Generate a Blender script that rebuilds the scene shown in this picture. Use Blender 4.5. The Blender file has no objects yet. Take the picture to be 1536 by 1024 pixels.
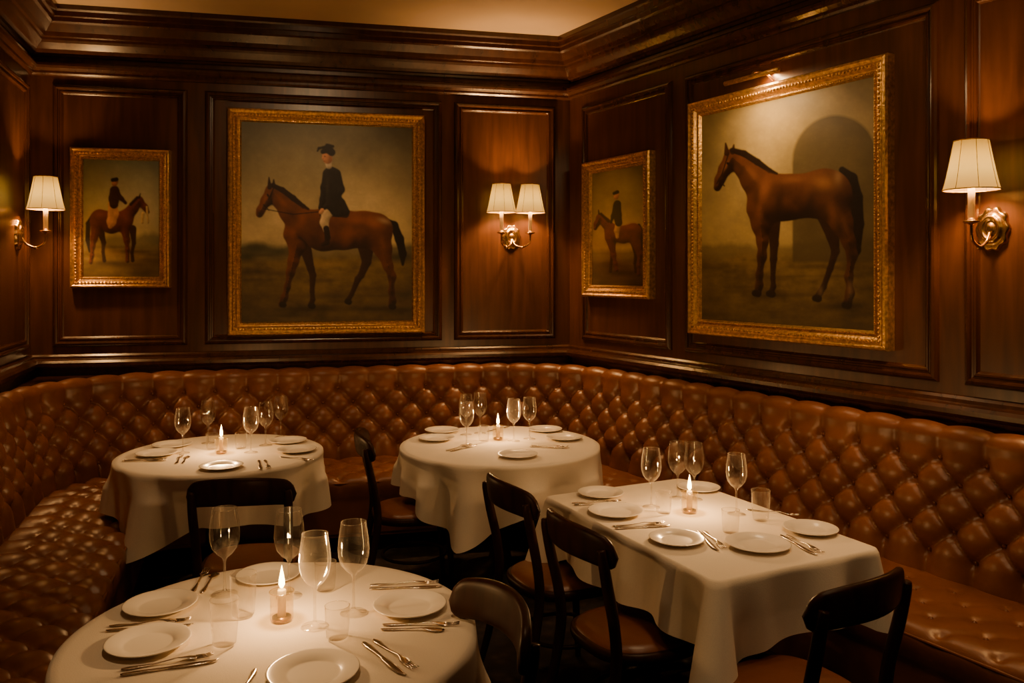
import bpy, bmesh, math, random
import numpy as np
from mathutils import Vector, Matrix
random.seed(4); rng=np.random.default_rng(7)
S=bpy.context.scene
COL=S.collection
TAB=0.75

# ------------------------------------------------------------------ materials
def lin(c): 
    c=np.asarray(c,float)/255.
    return np.where(c<=.04045,c/12.92,((c+.055)/1.055)**2.4)
def newmat(name):
    m=bpy.data.materials.new(name); m.use_nodes=True
    nt=m.node_tree; b=nt.nodes['Principled BSDF']
    return m,nt,b
def N(nt,t,**k):
    n=nt.nodes.new(t)
    for a,v in k.items(): setattr(n,a,v)
    return n
def ramp(nt,fac,stops):
    r=N(nt,'ShaderNodeValToRGB'); e=r.color_ramp.elements
    while len(e)<len(stops): e.new(.5)
    for i,(p,c) in enumerate(stops):
        e[i].position=p; e[i].color=(*c,1)
    nt.links.new(fac,r.inputs[0]); return r.outputs[0]
def bump(nt,b,h,strength=.2,dist=.01):
    n=N(nt,'ShaderNodeBump'); n.inputs['Strength'].default_value=strength; n.inputs['Distance'].default_value=dist
    nt.links.new(h,n.inputs['Height']); nt.links.new(n.outputs[0],b.inputs['Normal'])
def coords(nt,world,scale):
    if world: src=N(nt,'ShaderNodeNewGeometry').outputs['Position']
    else: src=N(nt,'ShaderNodeTexCoord').outputs['Object']
    mp=N(nt,'ShaderNodeMapping'); mp.inputs['Scale'].default_value=scale
    nt.links.new(src,mp.inputs[0]); return mp.outputs[0]
def wood(name,dark,light,world=True,scale=(14,14,1.2),rough=.33,coat=.25,spec=.5):
    m,nt,b=newmat(name)
    n=N(nt,'ShaderNodeTexNoise'); n.inputs['Scale'].default_value=1.6; n.inputs['Detail'].default_value=7; n.inputs['Distortion'].default_value=.6
    nt.links.new(coords(nt,world,scale),n.inputs['Vector'])
    c=ramp(nt,n.outputs['Fac'],[(.25,dark),(.55,tuple((a+d)/2 for a,d in zip(dark,light))),(.85,light)])
    nt.links.new(c,b.inputs['Base Color'])
    b.inputs['Roughness'].default_value=rough; b.inputs['Specular IOR Level'].default_value=spec
    b.inputs['Coat Weight'].default_value=coat; b.inputs['Coat Roughness'].default_value=.25
    bump(nt,b,n.outputs['Fac'],.04,.003)
    return m
M_wood=wood('mahogany_panelling',(.038,.0122,.0036),(.106,.036,.0092),rough=.36)
M_trim=wood('mahogany_trim',(.030,.0095,.003),(.076,.025,.0070),rough=.27,coat=.2)
M_chair=wood('dark_bentwood',(.018,.006,.0025),(.048,.0155,.006),world=False,scale=(20,20,4),rough=.38,coat=.0,spec=.16)

def leather(name,c1,c2,r=.35):
    m,nt,b=newmat(name)
    co=coords(nt,True,(1,1,1))
    n=N(nt,'ShaderNodeTexNoise'); n.inputs['Scale'].default_value=4.5; n.inputs['Detail'].default_value=6
    nt.links.new(co,n.inputs['Vector'])
    nt.links.new(ramp(nt,n.outputs['Fac'],[(.35,c1),(.7,c2)]),b.inputs['Base Color'])
    v=N(nt,'ShaderNodeTexVoronoi'); v.inputs['Scale'].default_value=330
    nt.links.new(co,v.inputs['Vector'])
    n2=N(nt,'ShaderNodeTexNoise'); n2.inputs['Scale'].default_value=22; n2.inputs['Detail'].default_value=5
    nt.links.new(co,n2.inputs['Vector'])
    mx=N(nt,'ShaderNodeMath',operation='MULTIPLY_ADD'); mx.inputs[1].default_value=.12
    nt.links.new(v.outputs['Distance'],mx.inputs[0]); nt.links.new(n2.outputs['Fac'],mx.inputs[2])
    bump(nt,b,mx.outputs[0],.22,.006)
    b.inputs['Roughness'].default_value=r
    b.inputs['Specular IOR Level'].default_value=.45
    return m
M_leather=leather('cognac_leather',(.145,.046,.0115),(.215,.072,.0185))
M_leather_dk=leather('chair_leather',(.13,.038,.011),(.19,.057,.016))

def plain(name,c,rough=.5,metal=0,noise=None,bmp=0,**kw):
    m,nt,b=newmat(name)
    b.inputs['Base Color'].default_value=(*c,1); b.inputs['Roughness'].default_value=rough; b.inputs['Metallic'].default_value=metal
    n=N(nt,'ShaderNodeTexNoise'); n.inputs['Scale'].default_value=noise or 20; n.inputs['Detail'].default_value=6
    nt.links.new(coords(nt,True,(1,1,1)),n.inputs['Vector'])
    d=kw.get('var',.12)
    nt.links.new(ramp(nt,n.outputs['Fac'],[(.3,tuple(x*(1-d) for x in c)),(.7,tuple(min(1,x*(1+d)) for x in c))]),b.inputs['Base Color'])
    if bmp: bump(nt,b,n.outputs['Fac'],bmp,.006)
    return m
M_gold=plain('gilded_frame',(.60,.36,.11),.36,.85,noise=55,bmp=.7,var=.4)
M_gold2=plain('gilt_ornament',(.52,.29,.08),.42,.8,noise=120,bmp=1.0,var=.6)
M_brass=plain('aged_brass',(.50,.31,.11),.27,1,noise=30,bmp=.1,var=.2)
M_ceil=plain('ceiling_plaster',(.54,.40,.26),.8,noise=3,bmp=.05,var=.05)
M_cloth=plain('white_linen',(.79,.69,.55),.85,noise=260,bmp=.12,var=.04)
M_china=plain('white_china',(.84,.76,.65),.2,noise=5,var=.02)
M_silver=plain('polished_silver',(.72,.64,.54),.22,1,noise=20,var=.08)
M_ivory=plain('ivory_candle_tube',(.75,.62,.42),.5,var=.04)
M_wax=plain('candle_wax',(.85,.72,.48),.5,var=.04)
M_black=plain('cast_iron_base',(.012,.010,.009),.5,var=.2)
# carpet
m,nt,b=newmat('dark_carpet'); co=coords(nt,True,(1,1,1))
v=N(nt,'ShaderNodeTexVoronoi'); v.inputs['Scale'].default_value=16; nt.links.new(co,v.inputs['Vector'])
nt.links.new(ramp(nt,v.outputs['Distance'],[(.1,(.045,.025,.012)),(.45,(.022,.011,.006)),(.8,(.012,.006,.004))]),b.inputs['Base Color'])
n=N(nt,'ShaderNodeTexNoise'); n.inputs['Scale'].default_value=300; nt.links.new(co,n.inputs['Vector'])
bump(nt,b,n.outputs['Fac'],.6,.01); b.inputs['Roughness'].default_value=.95
M_carpet=m
# thin clear glass (single wall): grazing reflection, haze added to brighten rims, otherwise transparent
def glassmat(name,tint,refl=.9,base=.045):
    m=bpy.data.materials.new(name); m.use_nodes=True; nt=m.node_tree; nt.nodes.clear()
    o=N(nt,'ShaderNodeOutputMaterial'); mix=N(nt,'ShaderNodeMixShader'); t=N(nt,'ShaderNodeBsdfTransparent'); g=N(nt,'ShaderNodeBsdfGlossy')
    mix2=N(nt,'ShaderNodeMixShader'); df=N(nt,'ShaderNodeBsdfTranslucent'); df.inputs[0].default_value=(.95,.86,.74,1); mix2.inputs[0].default_value=.2
    lw=N(nt,'ShaderNodeLayerWeight'); lw.inputs[0].default_value=.5
    pw=N(nt,'ShaderNodeMath',operation='POWER'); pw.inputs[1].default_value=3.0
    ml=N(nt,'ShaderNodeMath',operation='MULTIPLY_ADD'); ml.inputs[1].default_value=refl; ml.inputs[2].default_value=base; ml.use_clamp=True
    nt.links.new(lw.outputs['Facing'],pw.inputs[0]); nt.links.new(pw.outputs[0],ml.inputs[0])
    t.inputs[0].default_value=(*tint,1); g.inputs['Roughness'].default_value=.06
    nt.links.new(g.outputs[0],mix2.inputs[1]); nt.links.new(df.outputs[0],mix2.inputs[2])
    nt.links.new(ml.outputs[0],mix.inputs[0]); nt.links.new(t.outputs[0],mix.inputs[1]); nt.links.new(mix2.outputs[0],mix.inputs[2]); nt.links.new(mix.outputs[0],o.inputs[0])
    return m
M_glass=glassmat('clear_glass',(.93,.92,.90),1.0,.09)
M_votive=glassmat('votive_glass',(.93,.83,.60),.8,.13)
# lamp shade
m=bpy.data.materials.new('pleated_shade'); m.use_nodes=True; nt=m.node_tree; nt.nodes.clear()
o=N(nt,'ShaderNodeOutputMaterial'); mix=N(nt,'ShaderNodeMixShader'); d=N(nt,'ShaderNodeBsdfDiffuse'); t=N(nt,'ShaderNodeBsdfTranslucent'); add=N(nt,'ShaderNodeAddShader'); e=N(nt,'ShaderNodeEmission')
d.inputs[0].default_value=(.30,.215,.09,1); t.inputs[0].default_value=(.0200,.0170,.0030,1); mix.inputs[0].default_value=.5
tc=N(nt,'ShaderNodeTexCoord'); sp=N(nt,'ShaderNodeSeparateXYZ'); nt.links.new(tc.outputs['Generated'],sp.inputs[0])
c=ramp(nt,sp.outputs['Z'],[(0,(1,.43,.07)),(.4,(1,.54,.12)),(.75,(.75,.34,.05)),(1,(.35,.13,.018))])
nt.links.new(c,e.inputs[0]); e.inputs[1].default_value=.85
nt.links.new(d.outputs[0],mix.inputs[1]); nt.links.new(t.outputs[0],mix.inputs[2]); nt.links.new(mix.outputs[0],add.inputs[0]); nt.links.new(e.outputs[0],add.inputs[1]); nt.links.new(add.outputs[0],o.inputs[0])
M_shade=m
def emis(name,c,s):
    m=bpy.data.materials.new(name); m.use_nodes=True; nt=m.node_tree; nt.nodes.clear()
    o=N(nt,'ShaderNodeOutputMaterial'); e=N(nt,'ShaderNodeEmission'); e.inputs[0].default_value=(*c,1); e.inputs[1].default_value=s
    nt.links.new(e.outputs[0],o.inputs[0]); return m
M_flame=emis('candle_flame',(1,.60,.17),36)
M_lamp=emis('lamp_glow',(1,.6,.28),4)

# ------------------------------------------------------------------ mesh helpers
def mk(name,verts,faces,mat,parent=None,loc=None,smooth=True,mods=()):
    me=bpy.data.meshes.new(name); me.from_pydata([tuple(v) for v in verts],[],[tuple(f) for f in faces]); me.update()
    bm=bmesh.new(); bm.from_mesh(me); bmesh.ops.recalc_face_normals(bm,faces=bm.faces); bm.to_mesh(me); bm.free()
    if mat: me.materials.append(mat)
    if smooth:
        for p in me.polygons: p.use_smooth=True
    return put(name,me,parent,loc,mods)
def put(name,me,parent=None,loc=None,mods=(),rot=None):
    ob=bpy.data.objects.new(name,me); COL.objects.link(ob)
    if parent: ob.parent=parent
    if loc is not None: ob.location=loc
    if rot is not None: ob.rotation_euler=rot
    for t,kw in mods:
        md=ob.modifiers.new(t,t)
        for k,v in kw.items(): setattr(md,k,v)
    return ob
def empty(name,loc=(0,0,0),rz=0):
    e=bpy.data.objects.new(name,None); e.empty_display_size=.1; e.location=loc; e.rotation_euler=(0,0,rz); COL.objects.link(e); return e
def join(parts):
    V=[];F=[]
    for v,f in parts:
        o=len(V); V+= [tuple(x) for x in v]; F+=[tuple(i+o for i in q) for q in f]
    return V,F
def lathe(prof,seg=40):
    V=[];F=[];n=len(prof)
    for i in range(seg):
        a=2*math.pi*i/seg
        for r,z in prof: V.append((r*math.cos(a),r*math.sin(a),z))
    for i in range(seg):
        j=(i+1)%seg
        for k in range(n-1): F.append((i*n+k,j*n+k,j*n+k+1,i*n+k+1))
    return V,F
def spline(pts,n):
    P=[np.array(p,float) for p in pts]; P=[2*P[0]-P[1]]+P+[2*P[-1]-P[-2]]
    out=[]; segs=len(pts)-1
    for s in range(segs):
        a,b,c,d=P[s:s+4]
        for i in range(n):
            t=i/n; out.append(.5*((2*b)+(-a+c)*t+(2*a-5*b+4*c-d)*t*t+(-a+3*b-3*c+d)*t**3))
    out.append(P[-2]); return out
def tube(pts,seg=12,n=6,flat=1.0,closed=False):
    """pts (x,y,z,r)"""
    P=spline(pts,n) if n>1 else [np.array(p,float) for p in pts]
    V=[];F=[];up=None
    for i,p in enumerate(P):
        a=P[max(i-1,0)][:3]; b=P[min(i+1,len(P)-1)][:3]
        if closed and i in(0,len(P)-1): a=P[-2][:3]; b=P[1][:3]
        t=b-a; t/=np.linalg.norm(t)+1e-9
        if up is None:
            up=np.array([0,0,1.]) if abs(t[2])<.9 else np.array([1.,0,0])
        x=np.cross(up,t); x/=np.linalg.norm(x)+1e-9; up=np.cross(t,x)
        for k in range(seg):
            th=2*math.pi*k/seg; V.append(p[:3]+p[3]*(math.cos(th)*x+flat*math.sin(th)*up))
    m=len(P)
    for i in range(m-1):
        for k in range(seg):
            l=(k+1)%seg; F.append((i*seg+k,i*seg+l,(i+1)*seg+l,(i+1)*seg+k))
    if not closed: F.append(tuple(range(seg))); F.append(tuple((m-1)*seg+k for k in range(seg)))
    return V,F
def box(x0,x1,y0,y1,z0,z1):
    V=[(x,y,z) for x in(x0,x1) for y in(y0,y1) for z in(z0,z1)]
    return V,[(0,1,3,2),(4,6,7,5),(0,4,5,1),(2,3,7,6),(0,2,6,4),(1,5,7,3)]
def sphere(c,r,sx=1,sy=1,sz=1,n=10):
    V=[];F=[]
    for i in range(n+1):
        ph=math.pi*i/n
        for j in range(2*n):
            th=math.pi*j/n; V.append((c[0]+r*sx*math.sin(ph)*math.cos(th),c[1]+r*sy*math.sin(ph)*math.sin(th),c[2]+r*sz*math.cos(ph)))
    for i in range(n):
        for j in range(2*n):
            k=(j+1)%(2*n); F.append((i*2*n+j,i*2*n+k,(i+1)*2*n+k,(i+1)*2*n+j))
    return V,F

# ------------------------------------------------------------------ room plan
C1=np.array([.43,6.2]); C2=np.array([-3.12,5.398]); PR=np.array([4.899,-1.5]); PL=np.array([-.912,-1.5])
CEIL=3.40
def wallframe(O,T):
    d=(T-O)/np.linalg.norm(T-O); n=np.array([-d[1],d[0]])
    mid=(C1+C2+PR+PL)/4
    if np.dot(mid-O,n)<0: n=-n
    return O,d,n
WB=wallframe(C1,C2)      # back wall, s measured from corner to the left
WR=wallframe(C1,PR)      # right wall, s measured from corner to the viewer
WL=wallframe(C2,PL)
WF=wallframe(PR,PL)
def wp(W,s,z,o=0):
    p=W[0]+W[1]*s+W[2]*o; return (p[0],p[1],z)
def slab(name,A,B,W):
    L=np.linalg.norm(B-A); V=[]
    for s in(-.0,L):
        for o in(0,-.12):
            for z in(0,CEIL): V.append(wp(W,s,z,o))
    mk(name,V,[(0,1,3,2),(4,6,7,5),(0,4,5,1),(2,3,7,6),(0,2,6,4),(1,5,7,3)],M_wood,smooth=False)
slab('wall_back',C1,C2,WB); slab('wall_right',C1,PR,WR); slab('wall_left',C2,PL,WL); slab('wall_front',PR,PL,WF)
poly=[PR,C1,C2,PL]
def expand(p,k=.12):
    c=sum(poly)/4; return c+(p-c)*(1+k/np.linalg.norm(p-c))
for nm,z0,z1,mt in(('floor',-.1,0,M_carpet),('ceiling',CEIL,CEIL+.1,M_ceil)):
    q=[expand(p) for p in poly]
    V=[(p[0],p[1],z0) for p in q]+[(p[0],p[1],z1) for p in q]
    mk(nm,V,[(0,1,2,3),(4,5,6,7),(0,1,5,4),(1,2,6,5),(2,3,7,6),(3,0,4,7)],mt,smooth=False)
def sweep(name,prof,mat):
    cs=[C1,C2,PL,PR]; ns=[(WR[2],WB[2]),(WB[2],WL[2]),(WL[2],WF[2]),(WF[2],WR[2])]
    V=[];F=[];m=len(prof)
    for c,(a,b) in zip(cs,ns):
        mv=(a+b)/(1+np.dot(a,b))
        for o,z in prof: p=c+mv*o; V.append((p[0],p[1],z))
    for i in range(4):
        j=(i+1)%4
        for k in range(m-1): F.append((i*m+k,j*m+k,j*m+k+1,i*m+k+1))
    mk(name,V,F,mat,smooth=False)
sweep('trim_1',[(0,3.11),(.012,3.11),(.02,3.125),(.035,3.13),(.045,3.15),(.075,3.185),(.085,3.20),(.09,3.215),(.105,3.22),(.115,3.245),(.15,3.29),(.165,3.30),(.17,3.325),(.185,3.33),(.19,3.36),(.20,3.37),(.20,3.40)],M_trim)
sweep('trim_2',[(0,2.985),(.012,2.99),(.022,3.0),(.024,3.015),(.045,3.03),(.052,3.045),(.05,3.06),(.035,3.065),(.03,3.075),(.012,3.08),(.0,3.085)],M_trim)
sweep('trim_3',[(0,1.175),(.012,1.172),(.022,1.16),(.024,1.145),(.05,1.135),(.062,1.12),(.06,1.10),(.045,1.085),(.03,1.08),(.022,1.05),(.018,.95),(0,.95)],M_trim)
sweep('baseboard_back',[(0,.14),(.015,.135),(.02,.12),(.02,0)],M_trim)

def rectsweep(W,s0,s1,z0,z1,prof):
    cs=[(s0,z0,1,1),(s1,z0,-1,1),(s1,z1,-1,-1),(s0,z1,1,-1)]
    V=[];F=[];m=len(prof)
    for s,z,a,b in cs:
        for i,h in prof: V.append(wp(W,s+a*i,z+b*i,h))
    for i in range(4):
        j=(i+1)%4
        for k in range(m-1): F.append((i*m+k,j*m+k,j*m+k+1,i*m+k+1))
    return V,F
PM=[(-.005,0),(0,.012),(.008,.02),(.018,.024),(.027,.02),(.03,.011),(.038,.010),(.042,.014),(.05,.013),(.056,.004),(.062,0)]
def panels(name,W,rects):
    parts=[rectsweep(W,a,b,c,d,PM) for a,b,c,d in rects]
    V,F=join(parts); mk(name,V,F,M_trim,smooth=False)
panels('trim_4',WB,[(2.685,3.503,1.225,2.93),(.961,2.566,1.225,2.93),(.117,.865,1.225,2.93)])
panels('trim_5',WR,[(.175,1.138,1.225,2.90),(1.272,2.904,1.225,2.90),(3.03,4.25,1.225,2.90),(4.4,5.9,1.225,2.90),(6.1,7.6,1.225,2.9)])
panels('trim_6',WL,[(.10,1.25,1.225,2.90),(1.4,2.7,1.225,2.90),(2.85,4.3,1.225,2.9)])

# ------------------------------------------------------------------ banquette
def banq_path(oref,R,step=.0125):
    def off(W,s): return W[0]+W[1]*s+W[2]*oref
    def corner(Wa,Wb,c):
        mv=(Wa[2]+Wb[2])/(1+np.dot(Wa[2],Wb[2])); return c+mv*oref
    K1=corner(WR,WB,C1); K2=corner(WB,WL,C2)
    start=off(WR,6.6); end=off(WL,4.9)
    pts=[start,K1,K2,end]; out=[]
    def dirn(a,b): d=b-a; return d/np.linalg.norm(d)
    cur=start; 
    for i in(1,2):
        d0=dirn(pts[i-1],pts[i]); d1=dirn(pts[i],pts[i+1])
        turn=math.acos(np.dot(d0,d1)); tl=R*math.tan(turn/2)
        a=pts[i]-d0*tl; b=pts[i]+d1*tl
        n0=np.array([-d0[1],d0[0]]); sg=np.sign(np.dot(n0,d1)); cen=a+n0*sg*R
        L=np.linalg.norm(a-cur); k=max(2,int(L/step))
        for j in range(k): out.append((cur+(a-cur)*j/k, n0*sg))
        k=max(6,int(R*turn/step)); a0=math.atan2(*(a-cen)[::-1])
        for j in range(k):
            an=a0+sg*turn*j/k; r=np.array([math.cos(an),math.sin(an)]); out.append((cen+r*R,-r))
        cur=b; nl=np.array([-d1[1],d1[0]])*sg
    L=np.linalg.norm(end-cur); k=int(L/step)
    for j in range(k+1): out.append((cur+(end-cur)*j/k, nl))
    u=[0]
    for i in range(1,len(out)): u.append(u[-1]+np.linalg.norm(out[i][0]-out[i-1][0]))
    return out,np.array(u)
OREF=.08; RAD=.85
path,U=banq_path(OREF,RAD)
PP=np.array([p for p,_ in path]); NN=np.array([n for _,n in path])
Wt=.20; HR=.096
def profile_resample(pts,ds):
    P=np.array(pts,float); d=np.r_[0,np.cumsum(np.linalg.norm(np.diff(P,axis=0),axis=1))]
    n=int(d[-1]/ds)+1; v=np.linspace(0,d[-1],n)
    Q=np.c_[np.interp(v,d,P[:,0]),np.interp(v,d,P[:,1])]
    T=np.gradient(Q,axis=0); T/=np.linalg.norm(T,axis=1)[:,None]
    return Q,v,T
def strip(name,Q,disp,T,side,mat,parent):
    nx=-T[:,1]*side; nz=T[:,0]*side
    nu,nv=len(PP),len(Q)
    o=Q[None,:,0]+disp*nx[None]; z=Q[None,:,1]+disp*nz[None]
    X=PP[:,None,:]+NN[:,None,:]*(o-OREF)[...,None]
    V=np.concatenate([X,z[...,None]],-1).reshape(-1,3)
    i,j=np.meshgrid(np.arange(nu-1),np.arange(nv-1),indexing='ij'); a=(i*nv+j).ravel()
    F=np.stack([a,a+1,a+nv+1,a+nv],1)
    return mk(name,V.tolist(),F.tolist(),mat,parent)
banq=empty('tufted_leather_banquette')
rollc=(.095,1.0); rr=.055
prof=[(.26,.42),(.25,.50),(.215,.70),(.165,.93)]
for a in np.linspace(-10,180,16): prof.append((rollc[0]+rr*math.cos(math.radians(a))*1.15,rollc[1]+rr*math.sin(math.radians(a))))
prof.append((.02,.98))
prof=[tuple(p) for p in spline(prof,3)]
Q,v,T=profile_resample(prof,.0115)
iz=np.argmin(abs(Q[:int(len(Q)*.75),1]-.925)); vt=v[iz]
vv=np.clip(v-vt,-4*HR,0)
A=U[:,None]/Wt+vv[None]/(2*HR); B=U[:,None]/Wt-vv[None]/(2*HR)
sa,sb=abs(np.sin(np.pi*A)),abs(np.sin(np.pi*B))
hgt=(sa*sb)**.40
fade=np.interp(v-vt,[-9,-.40,0,.05,.16,.3],[.6,1,1,.6,.35,.0])
amp=.045
disp=(hgt-.5)*amp*fade[None]
da=A-np.round(A); db=B-np.round(B)
du=Wt*(da+db)/2; dv=HR*(da-db)
vfull=(v-vt)[None]-np.clip((v-vt)[None],-4*HR,0)
disp-=.024*np.exp(-(du**2+(dv)**2+vfull**2)/(2*.016**2))
strip('backrest',Q,disp,T,-1,M_leather,banq)
# seat
prof=[(.20,.455),(.30,.462),(.45,.465),(.60,.465),(.72,.462),(.775,.45),(.80,.425),(.805,.39),(.80,.34),(.795,.30),(.795,.10)]
prof=[tuple(p) for p in spline(prof,4)]
Qs,vs,Ts=profile_resample(prof,.0125)
HS=.10; v0=.16
vv=np.clip(vs-v0,0,4*HS)
ph=np.clip((U-6.5)/1.5,0,1)   # fuller tufting towards the left run
A=U[:,None]/Wt+vv[None]/(2*HS); B=U[:,None]/Wt-vv[None]/(2*HS)
sa,sb=abs(np.sin(np.pi*A)),abs(np.sin(np.pi*B)); hg=(sa*sb)**.45
fade=np.interp(vs,[0,.1,.5,.60,.68,.74,2],[.5,1,1,.7,.25,.0,0])
ampS=(.008+.022*ph)[:,None]
disp=(hg-.5)*ampS*fade[None]
da=A-np.round(A); db=B-np.round(B); du=Wt*(da+db)/2; dv=HS*(da-db); vf=(vs-v0)[None]-np.clip((vs-v0)[None],0,4*HS)
disp-=.014*np.exp(-(du**2+dv**2+vf**2)/(2*.015**2))
strip('seat_cushion',Qs,disp,Ts,1,M_leather,banq)
def pathoff(o,z): 
    return [(*(p+n*(o-OREF)),z) for p,n in zip(PP,NN)]
pp=pathoff(.797,.425)[::3]; pv,pf=tube([(*q,.007) for q in pp],seg=6,n=1); mk('piping',pv,pf,M_leather_dk,banq)
a=pathoff(.74,0.0);b_=pathoff(.74,.12); c_=pathoff(.80,.12)
n=len(a); V=a+b_+c_; F=[(i,i+1,n+i+1,n+i) for i in range(n-1)]+[(n+i,n+i+1,2*n+i+1,2*n+i) for i in range(n-1)]
mk('kick_base',V,F,M_black,banq)
for k,nm in((0,'end_panel_1'),(-1,'end_panel_2')):
    p,nn=PP[k],NN[k]
    pr=[(.0,0),(.80,0),(.80,.44),(.26,.46),(.17,1.0),(.0,1.04)]
    mk(nm,[(*(p+nn*(o-OREF)),z) for o,z in pr],[tuple(range(len(pr)))],M_leather_dk,banq,smooth=False)
def hitwall(p,d):
    best=9
    for W in(WR,WB,WL):
        den=np.dot(d,W[2]); 
        if den<-1e-6:
            t=-np.dot(p-W[0],W[2])/den
            if 0<=t<best: best=t
    return p+d*best
e1=[];e2=[]
for p,nn in list(zip(PP,NN))[::2]:
    q=hitwall(p,-nn); e1.append((*(p+nn*.01),1.035)); e2.append((q[0],q[1],1.035))
n=len(e1); mk('top_ledge',e1+e2,[(i,i+1,n+i+1,n+i) for i in range(n-1)],M_trim,banq)
bt=[]
def surf(u): 
    return np.array([np.interp(u,U,PP[:,0]),np.interp(u,U,PP[:,1])]),np.array([np.interp(u,U,NN[:,0]),np.interp(u,U,NN[:,1])])
for r in range(5):
    vz=vt-r*HR; o=np.interp(vz,v,Q[:,0]); z=np.interp(vz,v,Q[:,1])
    for i in range(int(U[-1]/Wt)):
        u=(i+(.5 if r%2 else 0))*Wt
        if u<.05 or u>U[-1]-.05: continue
        p,nn=surf(u); q=p+nn*(o-OREF-.036); bt.append(sphere((q[0],q[1],z),.012,n=5))
for r in range(5):
    vz=v0+r*HS; o=np.interp(vz,vs,Qs[:,0]); z=np.interp(vz,vs,Qs[:,1])
    for i in range(int(U[-1]/Wt)):
        u=(i+(.5 if r%2 else 0))*Wt
        if u<.05 or u>U[-1]-.05 or o>.72: continue
        p,nn=surf(u); f=float(np.interp(u,[6.5,8.0],[0,1])); q=p+nn*(o-OREF); bt.append(sphere((q[0],q[1],z-.0165-.009*f),.011,n=5))
V,F=join(bt); mk('buttons',V,F,M_leather_dk,banq)

# ------------------------------------------------------------------ paintings
def homog(src,dst):
    A=[];b=[]
    for (x,y),(u,v) in zip(src,dst):
        A.append([x,y,1,0,0,0,-u*x,-u*y]);b.append(u);A.append([0,0,0,x,y,1,-v*x,-v*y]);b.append(v)
    h=np.linalg.solve(np.array(A,float),np.array(b,float)); return np.append(h,1).reshape(3,3)
def vnoise(X,Y,sc,seed):
    r=np.random.default_rng(seed).random((64,64)); x=X/sc; y=Y/sc
    x0=np.floor(x).astype(int);y0=np.floor(y).astype(int);fx=x-x0;fy=y-y0
    fx=fx*fx*(3-2*fx);fy=fy*fy*(3-2*fy)
    g=lambda a,b:r[a%64,b%64]
    return (g(x0,y0)*(1-fx)+g(x0+1,y0)*fx)*(1-fy)+(g(x0,y0+1)*(1-fx)+g(x0+1,y0+1)*fx)*fy
def fbm(X,Y,sc,seed): return sum(vnoise(X,Y,sc/2**i,seed+i)*.5**(i+1) for i in range(4))/.9375
class Canvas:
    def __init__(s,quad,w,h,res):
        s.nx=int(w/res);s.ny=int(h/res)
        u,v=np.meshgrid(np.linspace(0,1,s.nx),np.linspace(0,1,s.ny))
        H=homog([(0,0),(1,0),(1,1),(0,1)],quad)
        den=H[2,0]*u+H[2,1]*v+H[2,2]
        s.X=(H[0,0]*u+H[0,1]*v+H[0,2])/den; s.Y=(H[1,0]*u+H[1,1]*v+H[1,2])/den
        s.u,s.v=u,v; s.C=np.zeros((s.ny,s.nx,3))
    def blend(s,mask,c): 
        c=lin(c) if not isinstance(c,np.ndarray) else c
        s.C=s.C*(1-mask[...,None])+c*mask[...,None]
    def sdf(s,strokes,k=3.):
        D=None
        for st in strokes:
            for (x0,y0,r0),(x1,y1,r1) in zip(st[:-1],st[1:]):
                dx,dy=x1-x0,y1-y0; L=dx*dx+dy*dy+1e-6
                t=np.clip(((s.X-x0)*dx+(s.Y-y0)*dy)/L,0,1)
                d=np.hypot(s.X-x0-t*dx,s.Y-y0-t*dy)-(r0+(r1-r0)*t)
                if D is None: D=d
                else:
                    h=np.clip(.5+.5*(D-d)/k,0,1); D=D*(1-h)+d*h-k*h*(1-h)
        return D
    def fig(s,strokes,col,k=3.,soft=.9,round_=10.,light=(-.45,-.9),amt=.6,seed=1,var=.35,tsc=9):
        D=s.sdf(strokes,k); m=np.clip(.5-D/(2*soft),0,1)
        gy,gx=np.gradient(D); ln=np.hypot(gx,gy)+1e-9; gx/=ln; gy/=ln
        w=np.clip(1+D/round_,0,1)
        sh=(gx*light[0]+gy*light[1])*w
        tex=fbm(s.X,s.Y,tsc,seed)-.5
        f=np.clip(1+amt*sh+var*2*tex,.15,2.2)
        s.blend(m,lin(col)[None,None,:]*f[...,None])
        return m
    def blob(s,x,y,rx,ry,col,a=.6,ang=0,clip=None):
        c,sn=math.cos(ang),math.sin(ang); X=s.X-x;Y=s.Y-y
        q=((X*c+Y*sn)/rx)**2+((-X*sn+Y*c)/ry)**2
        mm=a*np.exp(-q)
        if clip is not None: mm=mm*clip
        s.blend(mm,col)
    def finish(s,tone):
        """aged varnish: uneven warm toning and fine craquelure"""
        n=fbm(s.X,s.Y,46,91)-.5; cr=np.abs(fbm(s.X,s.Y,5,57)-.5)*2
        e=np.clip(1.15-1.5*((s.u-.5)**2*1.1+(s.v-.48)**2*1.3),.5,1.1)
        s.C=s.C*np.array(tone)*(e*(1+.35*n)*(.93+.12*cr))[...,None]
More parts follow.
